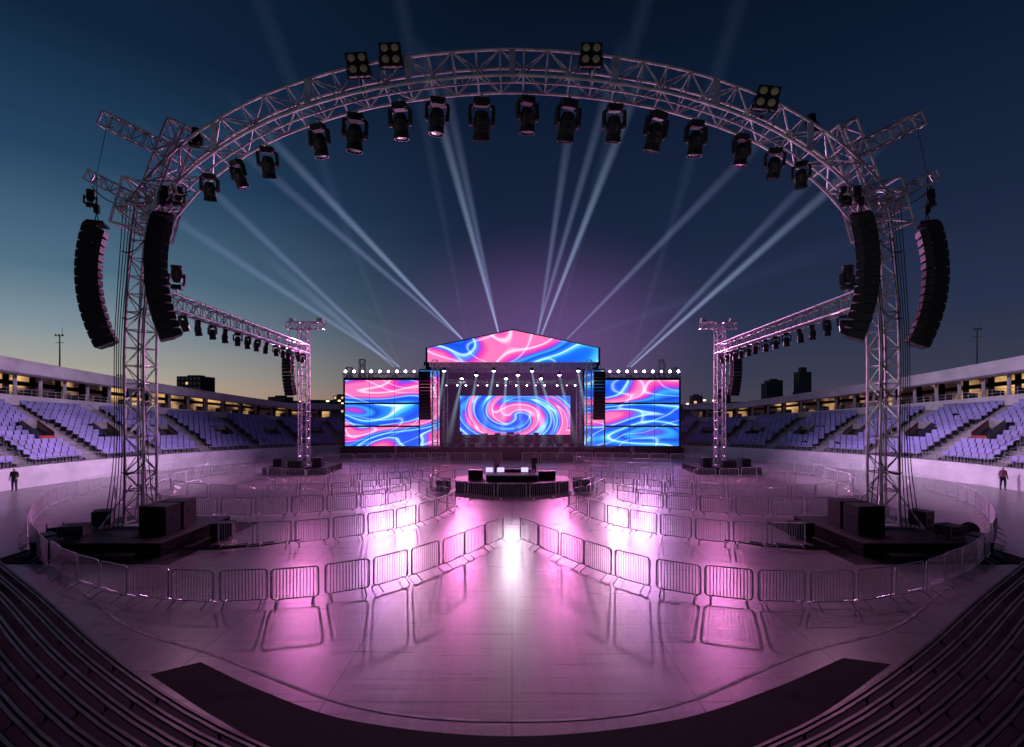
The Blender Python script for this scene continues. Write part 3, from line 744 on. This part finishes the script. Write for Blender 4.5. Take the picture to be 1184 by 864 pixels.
for x,y,h in ((-52,150,7.5),(-55,162,6.8),(-60,158,6.2),(-72,170,7.5),(-45,140,4.5),(55,150,7.6),(60,160,6),(66,165,6.8),(84,170,8),(-118,160,8),(120,150,9),(-85,150,6),(150,170,10),(-50,135,7.2),(53,138,7.4),(50,150,6.6),(-48,160,8.2)): streetlamp(x,y,h)

# ------------------------------------------------------------------ beams (cone volumes that emit their own glow)
def beam_mat(name,col,L0,r0,r1,p):
    m=bpy.data.materials.new(name); m.use_nodes=True; nt=m.node_tree; nt.nodes.clear(); N=nt.nodes.new; L=nt.links.new
    o=N('ShaderNodeOutputMaterial'); e=N('ShaderNodeEmission'); e.inputs[0].default_value=(*col,1)
    tc=N('ShaderNodeTexCoord'); sp=N('ShaderNodeSeparateXYZ'); L(tc.outputs['Object'],sp.inputs[0])
    def mt(op,a,b):
        x=N('ShaderNodeMath'); x.operation=op
        for i,q in enumerate((a,b)):
            if isinstance(q,(int,float)): x.inputs[i].default_value=q
            else: L(q,x.inputs[i])
        return x.outputs[0]
    t=sp.outputs[2]; inv=mt('MAXIMUM',mt('SUBTRACT',1.0,t),0.0); f=mt('POWER',inv,p)
    rr=mt('ADD',mt('MULTIPLY',t,r1-r0),r0); 
    rad=mt('SQRT',mt('ADD',mt('MULTIPLY',sp.outputs[0],sp.outputs[0]),mt('MULTIPLY',sp.outputs[1],sp.outputs[1])),0.0)
    q=mt('MAXIMUM',mt('SUBTRACT',1.0,mt('DIVIDE',rad,rr)),0.0)
    s=mt('DIVIDE',mt('MULTIPLY',f,L0),rr); s=mt('MULTIPLY',s,q)
    L(s,e.inputs[1]); L(e.outputs[0],o.inputs['Volume']); return m
def cone_mesh(r0,r1,name):
    m=MB(); m.lathe([(0,r0),(.25,r0+(r1-r0)*.25),(.5,(r0+r1)/2),(.75,r0+(r1-r0)*.75),(1,r1)],(0,0,0),(0,0,1),0,20); return m
def bm(col,L0,r1,p):
    return cone_mesh(.14,r1,'b').mesh('light_beam',[beam_mat('light_beam_glow',col,L0,.14,r1,p)])
CM=bm((0.50,0.64,1.0),0.44,1.0,1.5); CF=bm((0.46,0.56,1.0),0.20,1.0,1.2); CX=bm((0.35,0.5,0.9),0.020,1.8,.5)
S=60/592
def beam(bx,by,tx,ty,kind=0,ext=1.35,y=59.5):
    a=Vector(((bx-592)*S,y,6+(470-by)*S)); b=Vector(((tx-592)*S,y-3,6+(470-ty)*S)); d=(b-a)*ext
    o=link('light_beam',(CM,CF,CX)[kind],None,a,(0,0,0),(1,1,d.length)); o.rotation_mode='QUATERNION'; o.rotation_quaternion=d.to_track_quat('Z','Y')
for q in ((535,393,345,195),(577,388,512,150),(622,388,655,165,1),(626,388,712,165),(463,425,255,225,1),(463,425,230,270,1),(457,425,350,330,1),
          (535,393,325,215,1),(577,388,528,160,1),(620,388,690,150,1),(655,393,830,215,1),(728,425,945,228),(724,425,905,235,1),
          (540,393,465,0,2),(640,393,745,0,2),(725,425,830,60,2),(463,425,330,60,2),(492,400,300,330,2),(660,395,880,320,2)):
    beam(*q)
def haze(loc,scl,col,st):  # glow of stage light in haze, put in as an emitting volume
    m=bpy.data.materials.new('stage_haze_glow'); m.use_nodes=True; nt=m.node_tree; nt.nodes.clear(); N=nt.nodes.new; L=nt.links.new
    o=N('ShaderNodeOutputMaterial'); e=N('ShaderNodeEmission'); e.inputs[0].default_value=(*col,1)
    tc=N('ShaderNodeTexCoord'); ln=N('ShaderNodeVectorMath'); ln.operation='LENGTH'; L(tc.outputs['Object'],ln.inputs[0])
    mr=N('ShaderNodeMapRange'); mr.interpolation_type='SMOOTHSTEP'; mr.inputs['From Min'].default_value=1; mr.inputs['From Max'].default_value=0
    mr.inputs['To Min'].default_value=0; mr.inputs['To Max'].default_value=st; L(ln.outputs['Value'],mr.inputs['Value'])
    L(mr.outputs[0],e.inputs[1]); L(e.outputs[0],o.inputs['Volume'])
    b=MB()
    b.lathe([(-math.cos(PI*i/16),math.sin(PI*i/16)) for i in range(17)],(0,0,0),(0,0,1),0,24)
    link('stage_haze_glow',b.mesh('stage_haze_glow',[m]),None,loc,(0,0,0),scl)
haze((4,66,14),(27,9,17),(0.50,0.17,0.66),0.021)
haze((0,51,3.0),(24,5.5,5.5),(0.75,0.20,0.55),0.008)
CI=bm((0.5,0.75,1.0),0.34,.6,0.9)
for (x,y,z),tx in zip(lamps,(-9,-7.5,-5.5,-3.5,-1.2,1.2,3.8,5.8,7.6,9)):
    d=Vector((tx-x,-1.2,1.4-z)); o=link('light_beam',CI,None,(x,y,z-.1),(0,0,0),(1,1,d.length)); o.rotation_mode='QUATERNION'; o.rotation_quaternion=d.to_track_quat('Z','Y')

# ------------------------------------------------------------------ lights (stage lamps, plus added fill spots)
def spot(name,loc,tgt,col,power,ang,blend=0.6,rad=0.25):
    l=bpy.data.lights.new(name,'SPOT'); l.color=col; l.energy=power; l.spot_size=math.radians(ang); l.spot_blend=blend; l.shadow_soft_size=rad
    o=bpy.data.objects.new(name,l); sc.collection.objects.link(o); o.location=loc
    o.rotation_euler=(Vector(tgt)-Vector(loc)).to_track_quat('-Z','Y').to_euler(); return o
PK=(1.0,0.24,0.68)
for x in (-5.5,5.5): spot('stage_wash_lamp',(x,57.3,10.6),(x*2.2,33,0),PK,9000,110,1.0,.8)
spot('stage_key_lamp',(0,57.2,10.4),(0,17,0),(1.0,0.80,0.96),4500,10,1.0,.3)
for s in (-1,1):
    spot('stage_wash_lamp',(s*15,58.3,10.2),(s*25,36,3),(0.90,0.38,1.0),14000,105,1.0,.5)
    spot('stage_wash_lamp',(s*12,58.3,10.2),(s*13,26,8),(1.0,0.48,0.80),8000,80,1.0,.3)
    spot('truss_fill_spot',(s*18.3,40,10.4),(s*37,38,3.5),(0.88,0.64,1.0),9500,120,1.0,.3)  # added fill from the side truss, brightens the seats
    spot('truss_fill_spot',(s*17.2,27.5,10.3),(s*5,15,0),(1.0,0.42,0.76),520,120,1.0,.3)  # added soft fill for the front floor and barriers
    spot('tower_fill_spot',(s*18.8,46.2,12.6),(s*14,33,0),(1.0,0.26,0.75),5200,120,1.0,.3)  # added spot on the far tower, brightens the side floor
    spot('deck_fill_spot',(s*14.2,20.9,0.9),(s*16.6,23.6,14),(1.0,0.78,0.88),650,75,1.0,.15)  # added spot without a fixture, brightens the tower truss
    spot('deck_fill_spot',(s*13.6,21.0,1.0),(s*6.5,23.6,20.5),(1.0,0.78,0.90),2000,75,1.0,.15)  # added spot without a fixture, brightens the arch
    spot('floor_patch_spot',(s*1.0,33.4,1.6),(s*3.6,25.6,0),(1.0,0.86,0.97),330,16,.8,.06)  # added at the booth front to throw the diagonal light patches
spot('floor_patch_spot',(0,33.4,1.6),(0,17.0,0),(1.0,0.90,0.98),270,9,1.0,.06)  # added at the booth front for the central light streak

# ------------------------------------------------------------------ dusk sky
w=bpy.data.worlds.new('World'); sc.world=w; w.use_nodes=True; nt=w.node_tree; N=nt.nodes.new; L=nt.links.new
bg=nt.nodes['Background']; tc=N('ShaderNodeTexCoord'); sp=N('ShaderNodeSeparateXYZ'); L(tc.outputs['Generated'],sp.inputs[0])
def ramp(st):
    r=N('ShaderNodeValToRGB'); cr=r.color_ramp
    cr.elements[0].position=st[0][0]; cr.elements[0].color=srgb(*st[0][1]); cr.elements[1].position=st[-1][0]; cr.elements[1].color=srgb(*st[-1][1])
    for p,c in st[1:-1]: e=cr.elements.new(p); e.color=srgb(*c)
    L(sp.outputs[2],r.inputs['Fac']); return r
rl=ramp([(0,(214,176,142)),(.05,(176,170,156)),(.12,(128,147,158)),(.2,(82,114,136)),(.35,(37,68,98)),(.5,(16,37,61)),(1,(6,14,28))])
rr=ramp([(0,(72,66,84)),(.06,(56,60,80)),(.15,(41,50,76)),(.3,(27,38,64)),(.5,(13,27,50)),(.62,(9,19,38)),(1,(4,10,22))])
hx=N('ShaderNodeMath'); hx.operation='MULTIPLY'; L(sp.outputs[0],hx.inputs[0]); L(sp.outputs[0],hx.inputs[1])
hy=N('ShaderNodeMath'); hy.operation='MULTIPLY_ADD'; L(sp.outputs[1],hy.inputs[0]); L(sp.outputs[1],hy.inputs[1]); L(hx.outputs[0],hy.inputs[2])
sq=N('ShaderNodeMath'); sq.operation='SQRT'; L(hy.outputs[0],sq.inputs[0])
dv=N('ShaderNodeMath'); dv.operation='DIVIDE'; L(sp.outputs[0],dv.inputs[0]); L(sq.outputs[0],dv.inputs[1])
mr=N('ShaderNodeMapRange'); mr.interpolation_type='SMOOTHSTEP'; mr.inputs['From Min'].default_value=0.0; mr.inputs['From Max'].default_value=-0.76; L(dv.outputs[0],mr.inputs['Value'])
mx=N('ShaderNodeMixRGB'); L(mr.outputs[0],mx.inputs['Fac']); L(rr.outputs[0],mx.inputs['Color1']); L(rl.outputs[0],mx.inputs['Color2'])
mp=N('ShaderNodeMapping'); mp.inputs['Scale'].default_value=(2,2,22); L(tc.outputs['Generated'],mp.inputs[0])
cn=N('ShaderNodeTexNoise'); cn.inputs['Scale'].default_value=1.6; cn.inputs['Detail'].default_value=5; L(mp.outputs[0],cn.inputs['Vector'])
cr=N('ShaderNodeMapRange'); cr.inputs['From Min'].default_value=.5; cr.inputs['From Max'].default_value=.75; cr.inputs['To Min'].default_value=1; cr.inputs['To Max'].default_value=.93; L(cn.outputs['Fac'],cr.inputs['Value'])
sv=N('ShaderNodeVectorMath'); sv.operation='SCALE'; L(mx.outputs[0],sv.inputs[0]); L(cr.outputs[0],sv.inputs['Scale'])
L(sv.outputs[0],bg.inputs['Color']); bg.inputs['Strength'].default_value=1.0

# ------------------------------------------------------------------ camera
cd=bpy.data.cameras.new('camera'); cam=bpy.data.objects.new('camera',cd); sc.collection.objects.link(cam)
cam.location=(0,0,6); cam.rotation_euler=(PI/2,0,0); cd.sensor_width=36; cd.lens=18; cd.shift_y=0.032; cd.clip_end=4000; cd.clip_start=0.1
sc.camera=cam
sc.view_settings.view_transform='Standard'; sc.view_settings.look='None'; sc.view_settings.exposure=0
